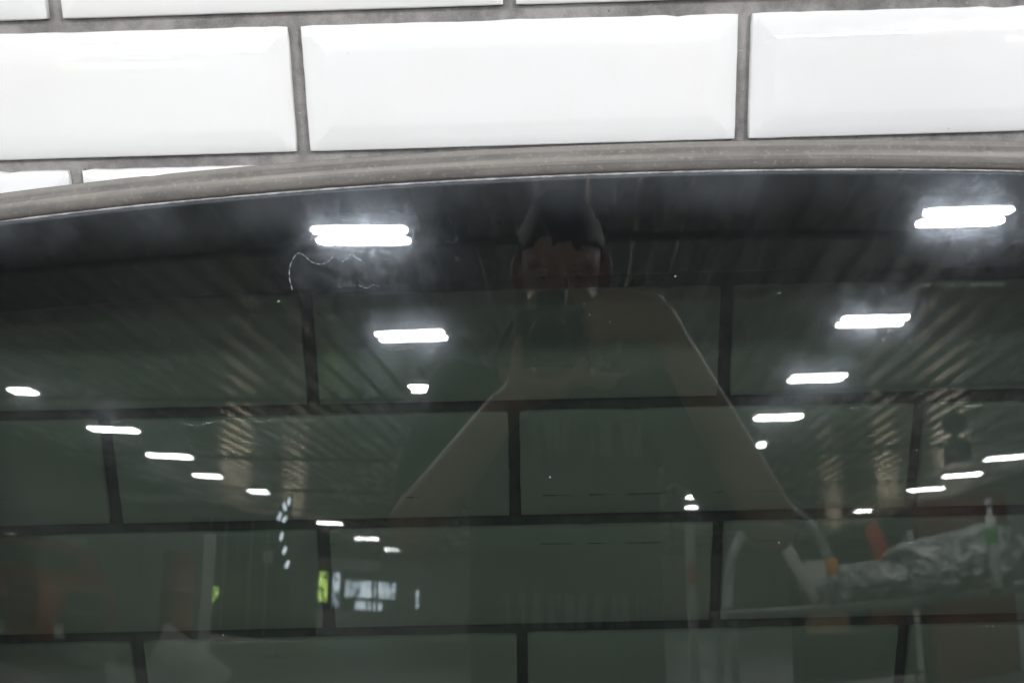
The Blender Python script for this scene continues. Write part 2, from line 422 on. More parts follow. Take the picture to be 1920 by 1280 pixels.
# --- dried drip and two hairs stuck to the outer face
t = NT('chalky_residue'); o = t.obj()
s = t.bsdf(t.mixc(t.noise(o, 300.0, 3), c4(0.10, 0.11, 0.12), c4(0.34, 0.35, 0.37)), 0.9); CHALK = t.done(s.outputs[0])
def ridge(name, pts, r, m=CHALK):
    bm = new()
    P = [Vector((x, y, sag(x, y) + r * 0.3)) for x, y in pts]
    for k, (a, b) in enumerate(zip(P, P[1:])):
        q = r * (0.55 + 0.45 * math.sin(k * 1.7)); capsule(bm, a, b, q, q, 6)
    return build(name, bm, m, glass)
def curve(pts, n=6):
    out = []
    for k in range(len(pts) - 1):
        p0, p1, p2, p3 = pts[max(0, k - 1)], pts[k], pts[k + 1], pts[min(len(pts) - 1, k + 2)]
        for j in range(n):
            u = j / n
            out.append(tuple(0.5 * (2 * b + (c - a) * u + (2 * a - 5 * b + 4 * c - d) * u * u + (3 * b - a - 3 * c + d) * u ** 3) for a, b, c, d in zip(p0, p1, p2, p3)))
    return out + [pts[-1]]
ridge('dried_drip', curve([(-0.1655, 0.0325), (-0.1672, 0.0400), (-0.1668, 0.0480), (-0.1625, 0.0555), (-0.1580, 0.0548), (-0.1530, 0.0505), (-0.1470, 0.0488), (-0.1415, 0.0505), (-0.1385, 0.0540)]), 0.00042)
ridge('dried_drip', curve([(-0.1330, 0.0500), (-0.1290, 0.0525), (-0.1265, 0.0560), (-0.1245, 0.0530), (-0.1210, 0.0510)]), 0.00030)
ridge('dried_drip', curve([(-0.1220, 0.0350), (-0.1165, 0.0330), (-0.1130, 0.0352), (-0.1085, 0.0340)]), 0.00026)
ridge('dried_drip', curve([(-0.1080, -0.0040), (-0.1010, -0.0068), (-0.0930, -0.0060), (-0.0865, -0.0050)]), 0.00022)

# --- black printed band on the back of the glass, along all four sides
t = NT('black_ceramic_print'); o = t.obj()
s = t.bsdf(t.mixc(t.noise(o, 40.0, 4), c4(0.006, 0.006, 0.008), c4(0.012, 0.012, 0.014)), 0.45)
FRIT = t.done(s.outputs[0])
def fin(x): return 0.0446 - 0.055 * (x - 0.30) ** 2
bm = new()
def strip(inner, outer, n=2):
    prev = None
    for x in xs:
        a, b = inner(x), outer(x)
        colv = [bm.verts.new((x, a + (b - a) * j / n, sag(x, a + (b - a) * j / n) - TK - 0.0008)) for j in range(n + 1)]
        if prev:
            for j in range(n): bm.faces.new((prev[j], colv[j], colv[j + 1], prev[j + 1]))
        prev = colv
strip(fin, gtop, 6); strip(gbot, lambda x: botc(x) + 0.06 + rnd(x) * 0.3, 3)
def side(x0, x1, n=4, m=30):
    prev = None
    for k in range(n + 1):
        x = x0 + (x1 - x0) * k / n; a, b = botc(x) + 0.0605 + rnd(x) * 0.3, fin(x) - 0.0005
        colv = [bm.verts.new((x, a + (b - a) * j / m, sag(x, a + (b - a) * j / m) - TK - 0.0008)) for j in range(m + 1)]
        if prev:
            for j in range(m): bm.faces.new((prev[j], colv[j], colv[j + 1], prev[j + 1]))
        prev = colv
side(XA + 0.001, XA + 0.06); side(XB - 0.06, XB - 0.001)
build('printed_band', bm, FRIT, win)

# --- rubber seal swept round the pane
t = NT('weathered_rubber'); uv = t.n('ShaderNodeUVMap', uv_map='seal').outputs[0]
sx = t.n('ShaderNodeSeparateXYZ', {0: uv}); su, sw = sx.outputs[0], sx.outputs[1]
lon = t.noise(t.mapv(uv, (22, 0.9, 1)), 1.0, 5, 0.65); lon2 = t.noise(t.mapv(uv, (5, 7.0, 1)), 1.0, 4, 0.6)
fine = t.noise(t.mapv(uv, (230, 6, 1)), 1.0, 3, 0.7); lines = t.noise(t.mapv(uv, (2.2, 7.0, 1)), 1.0, 4, 0.7)
c = t.mixc(t.rng(lon, 0.3, 0.7), c4(0.110, 0.106, 0.101), c4(0.180, 0.173, 0.164))
c = t.mixc(t.mul(t.rng(lines, 0.48, 0.66), 0.6), c, c4(0.085, 0.081, 0.077))
# pale brown sun-bleached band along the crown of the bead
band = t.mul(t.rng(t.math('ABSOLUTE', t.sub(t.add(sw, t.mul(t.sub(lon2, 0.5), 0.16)), 0.50)), 0.02, 0.16, 1.0, 0.0), t.rng(t.noise(t.mapv(uv, (14, 1, 1)), 1.0, 3), 0.32, 0.62, 0.25, 1.0))
c = t.mixc(t.mul(band, 0.60), c, c4(0.25, 0.23, 0.195))
rule = t.noise(t.mapv(uv, (1.4, 13.0, 1)), 1.0, 3, 0.6)
c = t.mixc(t.mul(t.rng(rule, 0.50, 0.72), 0.5), c, c4(0.075, 0.072, 0.068))
c = t.mixc(t.mul(t.rng(rule, 0.24, 0.40, 1.0, 0.0), 0.35), c, c4(0.33, 0.315, 0.29))
c = t.mixc(t.rng(sw, 0.74, 0.84, 0.0, 0.45), c, c4(0.30, 0.28, 0.255))
c = t.mixc(t.rng(sw, 0.93, 1.0, 0.0, 0.8), c, c4(0.05, 0.05, 0.05))
c = t.mixc(t.mul(t.rng(fine, 0.54, 0.70), 0.45), c, c4(0.32, 0.30, 0.27))
s = t.bsdf(c, t.rng(lon2, 0.3, 0.7, 0.42, 0.62))
t.set(s.inputs['Normal'], t.bump(t.add(t.mul(fine, 0.5), lines), 0.35, 0.0006))
RUBBER = t.done(s.outputs[0])
t = NT('seal_lip_rubber'); o = t.obj()
s = t.bsdf(t.mixc(t.rng(t.noise(o, 60.0, 4, 0.7), 0.35, 0.7), c4(0.16, 0.165, 0.175), c4(0.42, 0.43, 0.45)), 0.3)
LIP = t.done(s.outputs[0])

path = [(x, topc(x) - rnd(x) * 0.9) for x in xs]
ys = [path[-1][1] + (botc(XB) + CR * 0.9 - path[-1][1]) * k / 24 for k in range(1, 24)]
path += [(XB, y) for y in ys]
path += [(x, botc(x) + rnd(x) * 0.9) for x in reversed(xs)]
ys = [path[-1][1] + (path[0][1] - path[-1][1]) * k / 24 for k in range(1, 24)]
path += [(XA, y) for y in ys]
PROF = [(0.0003, 0.0004, 0.0), (0.0006, 0.0022, 0.05), (0.0022, 0.0042, 0.16), (0.0048, 0.0055, 0.30), (0.0080, 0.0062, 0.46), (0.0108, 0.0060, 0.60), (0.0133, 0.0052, 0.72),
        (0.0148, 0.0040, 0.80), (0.0158, 0.0032, 0.85), (0.0172, 0.0028, 0.91), (0.0185, 0.0012, 0.98), (0.0188, -0.0030, 1.0), (0.0175, -0.0085, 1.0), (0.0120, -0.0100, 1.0), (-0.004, -0.0095, 1.0), (-0.004, -0.0052, 1.0), (0.0065, -0.0050, 1.0), (0.0065, 0.0004, 1.0)]
def sweep(prof, uvname=None):
    bm = new(); uvl = bm.loops.layers.uv.new(uvname) if uvname else None
    n = len(path); rings = []; L = 0.0; lens = []
    for k, (x, y) in enumerate(path):
        x0, y0 = path[k - 1]; x2, y2 = path[(k + 1) % n]
        tx, ty = x2 - x0, y2 - y0; l = math.hypot(tx, ty); nx, ny = -ty / l, tx / l
        if k: L += math.hypot(x - x0, y - y0)
        lens.append(L)
        wob = 0.00025 * mnoise.noise((L * 9, 1.3, 0)); 
        rings.append([bm.verts.new((x + nx * (p[0] + wob), y + ny * (p[0] + wob), sag(x, y) + p[1] + wob * 0.6)) for p in prof])
    m = len(prof)
    for k in range(n):
        q = (k + 1) % n; lb = lens[q] if q else lens[-1] + 0.01
        for j in range(m):
            i = (j + 1) % m
            f = bm.faces.new((rings[k][j], rings[q][j], rings[q][i], rings[k][i]))
            if uvl:
                for lp, (a, b) in zip(f.loops, ((lens[k], j), (lb, j), (lb, i), (lens[k], i))): lp[uvl].uv = (a, prof[b][2])
    return bm
seal = build('rubber_seal', sweep(PROF, 'seal'), RUBBER, win)
lip = build('seal_lip', sweep([(-0.0012, 0.0002, 0), (-0.0010, 0.0009, 0), (-0.0004, 0.0013, 0), (0.0002, 0.0012, 0), (0.0006, 0.0005, 0), (0.0004, 0.0001, 0)]), LIP, seal)

# ================================================================== LAMPS OF THE HALL
DIFF = emit('lamp_diffuser', (0.985, 0.99, 1.0), LAMP)
HOUS = mat('white_lamp_housing', (0.7, 0.7, 0.68), 0.4)
def lamp_fixture(length):
    bm = new(); box(bm, (0, 0, 0.05), (length + 0.06, 0.52, 0.08), 0.006)
    a = bm
    ds = []
    for s in (-1, 1):
        b = new()
        for z in (-0.017, 0.009):                     # a flat bar with round ends
            pts = []
            for sx_ in (1, -1):
                for k in range(5):
                    an = (-PI / 2 + PI * k / 4) + (0 if sx_ > 0 else PI)
                    pts.append(b.verts.new((sx_ * (length / 2 - 0.082) + 0.082 * math.cos(an), 0.132 * s + 0.082 * math.sin(an), z)))
            b.faces.new(pts).material_index = 0 if z < 0 else 1
        vv = list(b.verts); h = len(vv) // 2
        for k in range(h): b.faces.new((vv[k], vv[(k + 1) % h], vv[h + (k + 1) % h], vv[h + k])).material_index = 1
        ds.append(b)
    return a, ds
LMESH = {}
def lamp(cx, cy, length, rz, label):
    key = round(length, 1)
    r = thing('ceiling_lamp', (CAM.x + cx, CAM.y + cy, ZC - 0.0), label, 'ceiling lamp', 'twin ceiling lamps of the workshop', rz)
    if key not in LMESH:
        a, ds = lamp_fixture(key)
        h = build('housing', a, HOUS, r, False); d0 = build('diffuser', ds[0], [DIFF, HOUS], r, False); d1 = build('diffuser', ds[1], [DIFF, HOUS], r, False)
        LMESH[key] = (h, d0, d1)
    else:
        for q in LMESH[key]:
            c = q.copy(); COL.objects.link(c); c.parent = r
LL = 'twin tube ceiling lamp mirrored in the dark glass, '
rows = [  # x, y (from the camera), length, turn, label
    (-2.60, -6.58, 1.20, -0.10, LL + 'largest of the left hand row'),
    (-2.78, -9.98, 1.20, 0.04, LL + 'second largest of the left hand row'),
    (-2.93, -13.0, 1.20, 0.0, LL + 'half hidden behind the left shoulder'),
    (4.77, -6.40, 1.20, 0.09, LL + 'largest of the right hand row'),
    (4.89, -9.77, 1.20, 0.0, LL + 'second of the right hand row'),
    (4.91, -12.83, 1.20, 0.0, LL + 'third of the right hand row'),
    (4.92, -16.0, 1.20, -0.06, LL + 'fourth of the right hand row'),
    (5.25, -19.2, 0.30, 0.0, LL + 'a dot by the raised right arm'),
    (4.86, -29.4, 0.80, 0.0, LL + 'upper of two under the right arm'),
    (5.20, -32.8, 0.60, 0.0, LL + 'lower of two under the right arm'),
    (-14.37, -13.25, 0.95, 0.0, LL + 'at the left edge of the glass'),
    (-14.2, -17.2, 1.90, 0.0, LL + 'second of the far left row'),
    (-14.5, -21.0, 1.90, 0.0, LL + 'third of the far left row'),
    (-15.1, -24.9, 1.30, 0.0, LL + 'fourth of the far left row'),
    (-14.5, -28.55, 1.00, 0.0, LL + 'fifth of the far left row'),
    (-15.6, -40.7, 2.00, 0.0, LL + 'sixth of the far left row'),
    (-16.2, -51.0, 2.00, 0.0, LL + 'seventh of the far left row'),
    (-17.0, -62.0, 1.80, 0.0, LL + 'last of the far left row'),
    (16.25, -23.9, 1.90, 0.0, LL + 'at the right edge of the glass'),
    (16.25, -27.4, 1.90, 0.0, LL + 'second of the far right row'),
    (16.25, -31.0, 1.90, 0.0, LL + 'third of the far right row'),
    (15.85, -38.2, 1.10, 0.0, LL + 'last of the far right row'),
    (-3.40, -3.20, 1.20, 0.0, 'unseen twin tube ceiling lamp added close to the tiled wall to even its light, left'),  # unseen near lamps, placed to balance the brightness of the tiles
    (3.30, -3.20, 1.20, 0.0, 'unseen twin tube ceiling lamp added close to the tiled wall to even its light, right'),
]
for a in rows: lamp(*a)

# warm daylit windows in the long side walls; the ribbed sheeting above catches their glare
SKY = emit('low_evening_daylight', (1.0, 0.80, 0.60), 20.0)
SKY2 = emit('low_evening_daylight_bright', (1.0, 0.84, 0.68), 48.0)
for sd, y, lb in ((1, -35.5, 'warm side window mirrored on the right, the nearest'), (1, -44.5, 'warm side window mirrored on the right, the middle one'), (1, -55.5, 'warm side window mirrored on the right, the furthest'), (-1, -37.0, 'warm side window mirrored on the left, the nearer'), (-1, -46.0, 'warm side window mirrored on the left, the further')):
    r = thing('window', ((X1 - 0.03) if sd > 0 else (X0 + 0.03), CAM.y + y, 1.9), lb, 'window', 'side windows of the hall')
    for q in (-1, 0, 1):
        bm = new(); box(bm, (0, q * 1.2, 0), (0.03, 1.1, 1.7)); build('pane', bm, SKY2 if y == -35.5 else SKY, r, False)
    bm = new()
    for q in (-1.8, -0.6, 0.6, 1.8): box(bm, (0, q, 0), (0.08, 0.10, 1.9))
    for q in (-1, 1): box(bm, (0, 0, q * 0.9), (0.078, 3.5, 0.10))
    build('frame', bm, HOUS, r, False)

# ================================================================== THE PHOTOGRAPHER, mirrored in the glass
def P3(x, y, z): return Vector((CAM.x + x, CAM.y + y, CAM.z + z))
t = NT('skin'); o = t.obj()
s = t.bsdf(t.mixc(t.noise(o, 30.0, 4), c4(0.50, 0.30, 0.215), c4(0.58, 0.37, 0.28)), 0.5, **{'Subsurface Weight': 0.0})
SKIN = t.done(s.outputs[0])
HAIR = mat('dark_hair', (0.012, 0.010, 0.009), 0.55, 0, 0.4, 120.0, 0.6)
t = NT('navy_cotton'); o = t.obj(); n = t.noise(o, 14.0, 4, 0.6)
xyz = t.n('ShaderNodeSeparateXYZ', {0: o}); x, y, z = xyz.outputs
def bandz(z0, h, x0, x1, sc):
    m = t.mul(t.rng(t.math('ABSOLUTE', t.sub(z, z0)), h * 0.7, h, 1.0, 0.0), t.rng(t.math('ABSOLUTE', t.sub(x, (x0 + x1) / 2)), (x1 - x0) * 0.42, (x1 - x0) / 2, 1.0, 0.0))
    return t.mul(m, t.rng(t.noise(t.mapv(o, (sc, 1, 6)), 1.0, 2), 0.46, 0.54))
front = t.math('GREATER_THAN', y, CAM.y - 0.34)
pr = t.mul(front, t.add(bandz(CAM.z - 0.10, 0.035, CAM.x - 0.05, CAM.x + 0.19, 60), bandz(CAM.z - 0.37, 0.03, CAM.x - 0.11, CAM.x + 0.17, 70)))
c = t.mixc(pr, t.mixc(n, c4(0.008, 0.011, 0.018), c4(0.016, 0.021, 0.032)), c4(0.26, 0.27, 0.28))
s = t.bsdf(c, 0.85)
t.set(s.inputs['Normal'], t.bump(n, 0.6, 0.01)); SHIRT = t.done(s.outputs[0])
DENIM = mat('dark_denim', (0.02, 0.024, 0.035), 0.85, 0, 0.3, 20.0, 0.3)
LEATH = mat('black_shoe_leather', (0.02, 0.018, 0.016), 0.4)
EYE = mat('eye_white', (0.6, 0.58, 0.55), 0.2)

def remeshed(o, vox, smooth=3):
    m = o.modifiers.new('skin', 'REMESH'); m.mode = 'VOXEL'; m.voxel_size = vox; m.use_smooth_shade = True
    k = o.modifiers.new('soft', 'SMOOTH'); k.iterations = smooth; k.factor = 0.5
    return o
per = thing('person', P3(0.02, -0.36, -1.5), 'person in a dark printed t-shirt mirrored in the glass, holding a camera to the face', 'person')
per_o = per.location.copy()
def pbuild(name, bm, m, parent=per, vox=0.006, smooth=3):
    bmesh.ops.recalc_face_normals(bm, faces=bm.faces)
    me = bpy.data.meshes.new(name); bm.to_mesh(me); bm.free()
    o = link(name, me, m, parent); o.matrix_parent_inverse = Matrix.Translation(-per_o)
    return remeshed(o, vox, smooth) if vox else o
HC = P3(0.014, -0.235, 0.200)
SHL, SHR = P3(-0.200, -0.305, -0.015), P3(0.205, -0.335, -0.030)
ELL, ELR = P3(-0.245, -0.13, -0.248), P3(0.370, -0.125, -0.250)
WRL, WRR = P3(-0.085, -0.085, -0.085), P3(0.222, -0.105, 0.005)
bm = new()
HR = Matrix.Rotation(math.radians(-17), 3, 'X')
def hd(x, y, z): return HC + HR @ Vector((x, y, z))
blob(bm, HC, (0.080, 0.100, 0.112), HR, 28, 20); blob(bm, hd(0, 0.030, -0.055), (0.066, 0.072, 0.085), HR)     # skull, face
blob(bm, hd(0, 0.055, -0.120), (0.040, 0.038, 0.028))                                       # chin
capsule(bm, hd(0, 0.098, -0.028), hd(0, 0.118, -0.066), 0.010, 0.016)                       # nose
for s in (-1, 1):
    blob(bm, hd(0.036 * s, 0.082, -0.004), (0.030, 0.016, 0.010), HR)                       # brow
    blob(bm, hd(0.038 * s, 0.062, -0.064), (0.026, 0.022, 0.026))                           # cheek
    blob(bm, hd(0.090 * s, -0.012, -0.012), (0.011, 0.022, 0.034), Matrix.Rotation(-0.45 * s, 3, 'Z'))  # ear
blob(bm, hd(0, 0.090, -0.092), (0.024, 0.014, 0.009))                                       # lips
NB = P3(0.012, -0.335, 0.01)
capsule(bm, hd(0, -0.03, -0.08), NB, 0.058, 0.064)                                           # neck
capsule(bm, P3(0.01, -0.35, -0.12), P3(0.02, -0.36, -0.42), 0.110, 0.105); blob(bm, P3(0.015, -0.36, -0.58), (0.15, 0.11, 0.12))
for sh, el, wr in ((SHL, ELL, WRL), (SHR, ELR, WRR)):
    capsule(bm, NB + Vector((0, -0.01, -0.03)), sh, 0.060, 0.056)
    capsule(bm, sh, el, 0.052, 0.040); capsule(bm, el, wr, 0.046, 0.032)
for s in (-1, 1):
    hip, kn, an = P3(0.02 + 0.09 * s, -0.36, -0.64), P3(0.02 + 0.10 * s, -0.34, -1.04), P3(0.02 + 0.11 * s, -0.38, -1.42)
    capsule(bm, hip, kn, 0.085, 0.055); capsule(bm, kn, an, 0.055, 0.035)
    capsule(bm, an + Vector((0, -0.03, -0.045)), an + Vector((0.02 * s, 0.16, -0.05)), 0.028, 0.024)
# right hand: palm on the camera grip, four fingers round its front, thumb behind it
PR = P3(0.165, -0.100, 0.058)
capsule(bm, WRR, P3(0.197, -0.098, 0.050), 0.029, 0.030); blob(bm, P3(0.175, -0.098, 0.058), (0.034, 0.024, 0.044))
for k, (zz, l) in enumerate(((0.062, 0.94), (0.042, 1.0), (0.022, 0.96), (0.003, 0.82))):
    a = P3(0.170, -0.080, zz + 0.020); b = P3(0.128, -0.046, zz + 0.018); c_ = P3(0.128 - 0.044 * l, -0.036, zz + 0.006); d = P3(0.128 - 0.070 * l, -0.044, zz - 0.002)
    capsule(bm, P3(0.184, -0.092, zz + 0.022), a, 0.013, 0.0118, 10)
    capsule(bm, a, b, 0.0118, 0.0108, 10); capsule(bm, b, c_, 0.0105, 0.0096, 10); capsule(bm, c_, d, 0.0095, 0.0082, 10)
capsule(bm, P3(0.172, -0.112, 0.040), P3(0.120, -0.134, 0.056), 0.015, 0.012, 10); capsule(bm, P3(0.120, -0.134, 0.056), P3(0.078, -0.134, 0.066), 0.012, 0.009, 10)
# left hand: cupped under the lens, fingers curling up its far side
capsule(bm, WRL, P3(-0.052, -0.072, -0.062), 0.029, 0.030); blob(bm, P3(-0.040, -0.066, -0.055), (0.042, 0.036, 0.018), Matrix.Rotation(0.5, 3, 'Y'))
for k, (yy, l) in enumerate(((-0.038, 0.95), (-0.056, 1.0), (-0.074, 0.95), (-0.091, 0.8))):
    a = P3(-0.022, yy, -0.058); b = P3(0.014, yy + 0.003, -0.056); c_ = P3(0.014 + 0.030 * l, yy + 0.004, -0.042); d = P3(0.014 + 0.043 * l, yy + 0.004, -0.042 + 0.020 * l)
    capsule(bm, a, b, 0.011, 0.0105, 10); capsule(bm, b, c_, 0.0105, 0.0095, 10); capsule(bm, c_, d, 0.0095, 0.008, 10)
capsule(bm, P3(-0.060, -0.055, -0.052), P3(-0.056, -0.036, -0.020), 0.014, 0.011, 10); capsule(bm, P3(-0.056, -0.036, -0.020), P3(-0.050, -0.030, 0.006), 0.011, 0.009, 10)
body = pbuild('body', bm, SKIN, vox=0.0042, smooth=3)
for s in (-1, 1):
    b = new(); blob(b, hd(0.034 * s, 0.086, -0.022), (0.012, 0.012, 0.010)); e = pbuild('eye', b, EYE, vox=None)
    b = new(); blob(b, hd(0.033 * s, 0.0925, -0.024), (0.0062, 0.0045, 0.0062)); q = pbuild('iris', b, HAIR, e, None); q.matrix_parent_inverse = Matrix.Identity(4)
    b = new(); blob(b, hd(0.034 * s, 0.087, -0.0165), (0.0150, 0.0135, 0.0068), HR); pbuild('eyelid', b, SKIN, vox=None)
bm = new()     # short dark hair, cut round the forehead and ears
blob(bm, (0, -0.012, 0.024), (0.087, 0.108, 0.104), None, 40, 28)
for v in list(bm.verts):
    q = v.co
    if q.y > 0.02 and q.z < 0.004 + 0.012 * mnoise.noise(q * 60) + 2.6 * q.x * q.x or q.y > -0.05 and q.z < -0.004 or q.z < -0.060: bm.verts.remove(v)
    else: v.co += q.normalized() * (0.005 * mnoise.noise(v.co * 45) + 0.005 * mnoise.noise(v.co * 150))
bmesh.ops.transform(bm, matrix=Matrix.Translation(HC) @ HR.to_4x4(), verts=bm.verts)
bmesh.ops.recalc_face_normals(bm, faces=bm.faces)
hair = pbuild('hair', bm, HAIR, vox=None)
hm = hair.modifiers.new('thick', 'SOLIDIFY'); hm.thickness = 0.012; hm.offset = -1
bm = new()     # t-shirt with short loose sleeves
blob(bm, P3(0.010, -0.345, -0.115), (0.195, 0.130, 0.135)); capsule(bm, P3(0.012, -0.35, -0.16), P3(0.02, -0.355, -0.42), 0.150, 0.140)
capsule(bm, P3(-0.06, -0.35, -0.15), P3(-0.05, -0.355, -0.56), 0.125, 0.125); capsule(bm, P3(0.08, -0.35, -0.15), P3(0.085, -0.355, -0.56), 0.125, 0.125)
for sh, el in ((SHL, ELL), (SHR, ELR)):
    capsule(bm, NB + Vector((0, -0.015, -0.05)), sh, 0.062, 0.066); capsule(bm, sh, sh.lerp(el, 0.74), 0.070, 0.066)
for v in bm.verts:
    v.co += Vector((0.006, 0.008, 0)) * mnoise.noise(v.co * 14)
pbuild('t_shirt', bm, SHIRT, vox=0.008, smooth=4)
bm = new()
blob(bm, P3(0.02, -0.36, -0.62), (0.172, 0.128, 0.12))
for s in (-1, 1):
    capsule(bm, P3(0.02 + 0.09 * s, -0.36, -0.66), P3(0.02 + 0.10 * s, -0.34, -1.04), 0.098, 0.075); capsule(bm, P3(0.02 + 0.10 * s, -0.34, -1.04), P3(0.02 + 0.11 * s, -0.375, -1.40), 0.075, 0.062)
pbuild('trousers', bm, DENIM, vox=0.012)
for s in (-1, 1):
    bm = new(); an = P3(0.02 + 0.11 * s, -0.38, -1.42)
    capsule(bm, an + Vector((0, -0.04, -0.040)), an + Vector((0.02 * s, 0.17, -0.046)), 0.040, 0.034); capsule(bm, an, an + Vector((0, 0.02, -0.03)), 0.046, 0.046)
    pbuild('shoe', bm, LEATH, vox=0.008)

# the camera in the hands: built along the lens axis; its front element sits just behind the viewpoint
BLK = mat('black_camera_body', (0.014, 0.014, 0.015), 0.45, 0, 0.2, 300.0, 0.3)
t = NT('lens_glass'); s = t.bsdf(t.mixc(t.noise(t.obj(), 20.0), c4(0.004, 0.004, 0.008), c4(0.010, 0.006, 0.014)), 0.03); LENSG = t.done(s.outputs[0])
fwd = AX.col[2].normalized(); upv = -AX.col[1].normalized(); rgt = AX.col[0].normalized()
pc = thing('photo_camera', CAM, 'black camera mirrored in the glass, held in front of the face', 'camera')
pc.matrix_world = Matrix(((rgt[0], fwd[0], upv[0], CAM.x), (rgt[1], fwd[1], upv[1], CAM.y), (rgt[2], fwd[2], upv[2], CAM.z), (0, 0, 0, 1)))
bm = new(); box(bm, (0, -0.098, 0.0), (0.128, 0.052, 0.086), 0.008); box(bm, (0, -0.100, 0.055), (0.052, 0.056, 0.034), 0.008); box(bm, (0.058, -0.078, -0.004), (0.034, 0.046, 0.080), 0.012)
build('body', bm, BLK, pc)
bm = new(); lathe(bm, (0, 0, 0), [(0.030, -0.075), (0.034, -0.070), (0.034, -0.052), (0.036, -0.050), (0.036, -0.030), (0.0335, -0.028), (0.0335, -0.012), (0.031, -0.008), (0.026, -0.008), (0.024, -0.014)])
bmesh.ops.rotate(bm, cent=(0, 0, 0), matrix=Matrix.Rotation(-PI / 2, 3, 'X'), verts=bm.verts); build('lens_barrel', bm, BLK, pc)
bm = new(); blob(bm, (0, -0.018, 0), (0.0245, 0.008, 0.0245)); build('front_element', bm, LENSG, pc)
bm = new(); cyl(bm, (0.048, -0.098, 0.043), (0.048, -0.098, 0.052), 0.010); build('mode_dial', bm, BLK, pc)
bm = new(); capsule(bm, (-0.062, -0.10, 0.035), (-0.105, -0.13, -0.03), 0.006, 0.006, 8); capsule(bm, (-0.105, -0.13, -0.03), (-0.10, -0.20, -0.12), 0.006, 0.006, 8); build('strap', bm, BLK, pc)

# ================================================================== THE WORKSHOP BEHIND, mirrored in the glass
def W(x, y, z): return Vector((CAM.x + x, CAM.y + y, 1.5 + z))
REDP = mat('dark_red_car_paint', (0.20, 0.012, 0.014), 0.12, 0.0, 0.08, 3.0, 0.02)
WHP = mat('white_paint', (0.72, 0.72, 0.71), 0.3, 0, 0.05, 3.0, 0.02)
DKP = mat('dark_green_paint', (0.008, 0.012, 0.010), 0.35, 0, 0.2, 3.0, 0.05)
TYRE = mat('tyre_rubber', (0.02, 0.02, 0.02), 0.8)
STEEL = mat('steel', (0.45, 0.46, 0.47), 0.3, 0.9, 0.1, 20.0)
WOOD = mat('bench_wood', (0.30, 0.20, 0.11), 0.6, 0, 0.3, 9.0)
CARG = mat('car_glass', (0.012, 0.016, 0.016), 0.05)
LAMPR = mat('red_lamp_lens', (0.35, 0.01, 0.01), 0.15)
RUST = mat('red_brown_paint', (0.13, 0.028, 0.016), 0.45, 0, 0.3, 10.0)
ORNG = mat('orange_plastic', (0.75, 0.30, 0.02), 0.4)
CREAM = mat('off_white_card', (0.62, 0.60, 0.55), 0.6)
GREEN = mat('green_label', (0.10, 0.45, 0.12), 0.5)

GLINT = emit('made_up_glint', (0.80, 0.90, 1.0), 9.0)  # glow of the made-up glint heads
def car(loc, rz, paint, label):
    r = thing('parked_car', loc, label, 'car', None, rz)
    prof = [(-2.05, 0.35), (-2.10, 0.62), (-2.02, 0.95), (-1.2, 1.02), (-0.2, 1.0), (1.0, 0.98), (1.95, 0.86), (2.12, 0.60), (2.05, 0.32)]
    bm = new()
    def loft(pr, hw0, hw1, z0, z1):
        rings = []
        for s in (-1, -0.9, 0.9, 1):
            rings.append([bm.verts.new((s * (hw0 + (hw1 - hw0) * (z - z0) / (z1 - z0)) , y, z - (0.03 if abs(s) == 1 else 0))) for y, z in pr])
        n = len(pr)
        for a, b in zip(rings, rings[1:]):
            for k in range(n): bm.faces.new((a[k], a[(k + 1) % n], b[(k + 1) % n], b[k]))
        bm.faces.new(rings[0]); bm.faces.new(rings[-1][::-1])
    loft(prof, 0.88, 0.86, 0.3, 1.0)
    loft([(-1.95, 0.93), (-1.55, 1.42), (-0.9, 1.52), (0.1, 1.50), (0.55, 1.38), (1.25, 0.94)], 0.84, 0.60, 0.93, 1.52)
    build('body', bm, paint, r)
    for pts in (((-0.66, -1.90, 1.02), (0.66, -1.90, 1.02), (0.56, -1.62, 1.38), (-0.56, -1.62, 1.38)), ((-0.66, 1.17, 1.02), (0.66, 1.17, 1.02), (0.56, 0.66, 1.34), (-0.56, 0.66, 1.34))):
        bm = new(); f = bm.faces.new([bm.verts.new((p[0], p[1] + (-0.03 if p[1] < 0 else 0.03), p[2] + 0.015)) for p in pts]); e = bmesh.ops.extrude_face_region(bm, geom=[f]); bmesh.ops.translate(bm, vec=(0, 0.02 if pts[0][1] < 0 else -0.02, -0.01), verts=[v for v in e['geom'] if isinstance(v, bmesh.types.BMVert)])
        build('window', bm, CARG, r, False)
    for s in (-1, 1):
        bm = new(); box(bm, (0.755 * s, -0.35, 1.20), (0.02, 1.7, 0.30), 0.0, None); build('window', bm, CARG, r, False)
        bm = new(); box(bm, (0.68 * s, -2.07, 0.80), (0.28, 0.06, 0.18), 0.02); build('tail_lamp', bm, LAMPR, r)
        bm = new(); box(bm, (0.62 * s, 2.05, 0.68), (0.36, 0.08, 0.14), 0.02); build('headlight', bm, WHP, r)
        bm = new(); box(bm, (0.96 * s, 0.75, 1.02), (0.14, 0.10, 0.12), 0.02); build('mirror', bm, paint, r)
        for y in (-1.3, 1.32):
            bm = new(); lathe(bm, (0.80 * s, y, 0.32), [(0.20, -0.10), (0.31, -0.10), (0.32, -0.06), (0.32, 0.06), (0.31, 0.10), (0.20, 0.10)], 28, 'X'); wh = build('wheel', bm, TYRE, r)
            bm = new(); lathe(bm, (0.80 * s, y, 0.32), [(0.03, -0.112), (0.20, -0.106), (0.21, -0.08), (0.21, 0.08), (0.20, 0.106), (0.03, 0.112)], 20, 'X'); build('rim', bm, STEEL, wh)
    return r
car((CAM.x - 10.6, CAM.y - 9.6, 0), 0.35, REDP, 'dark red car mirrored at the left edge of the glass')
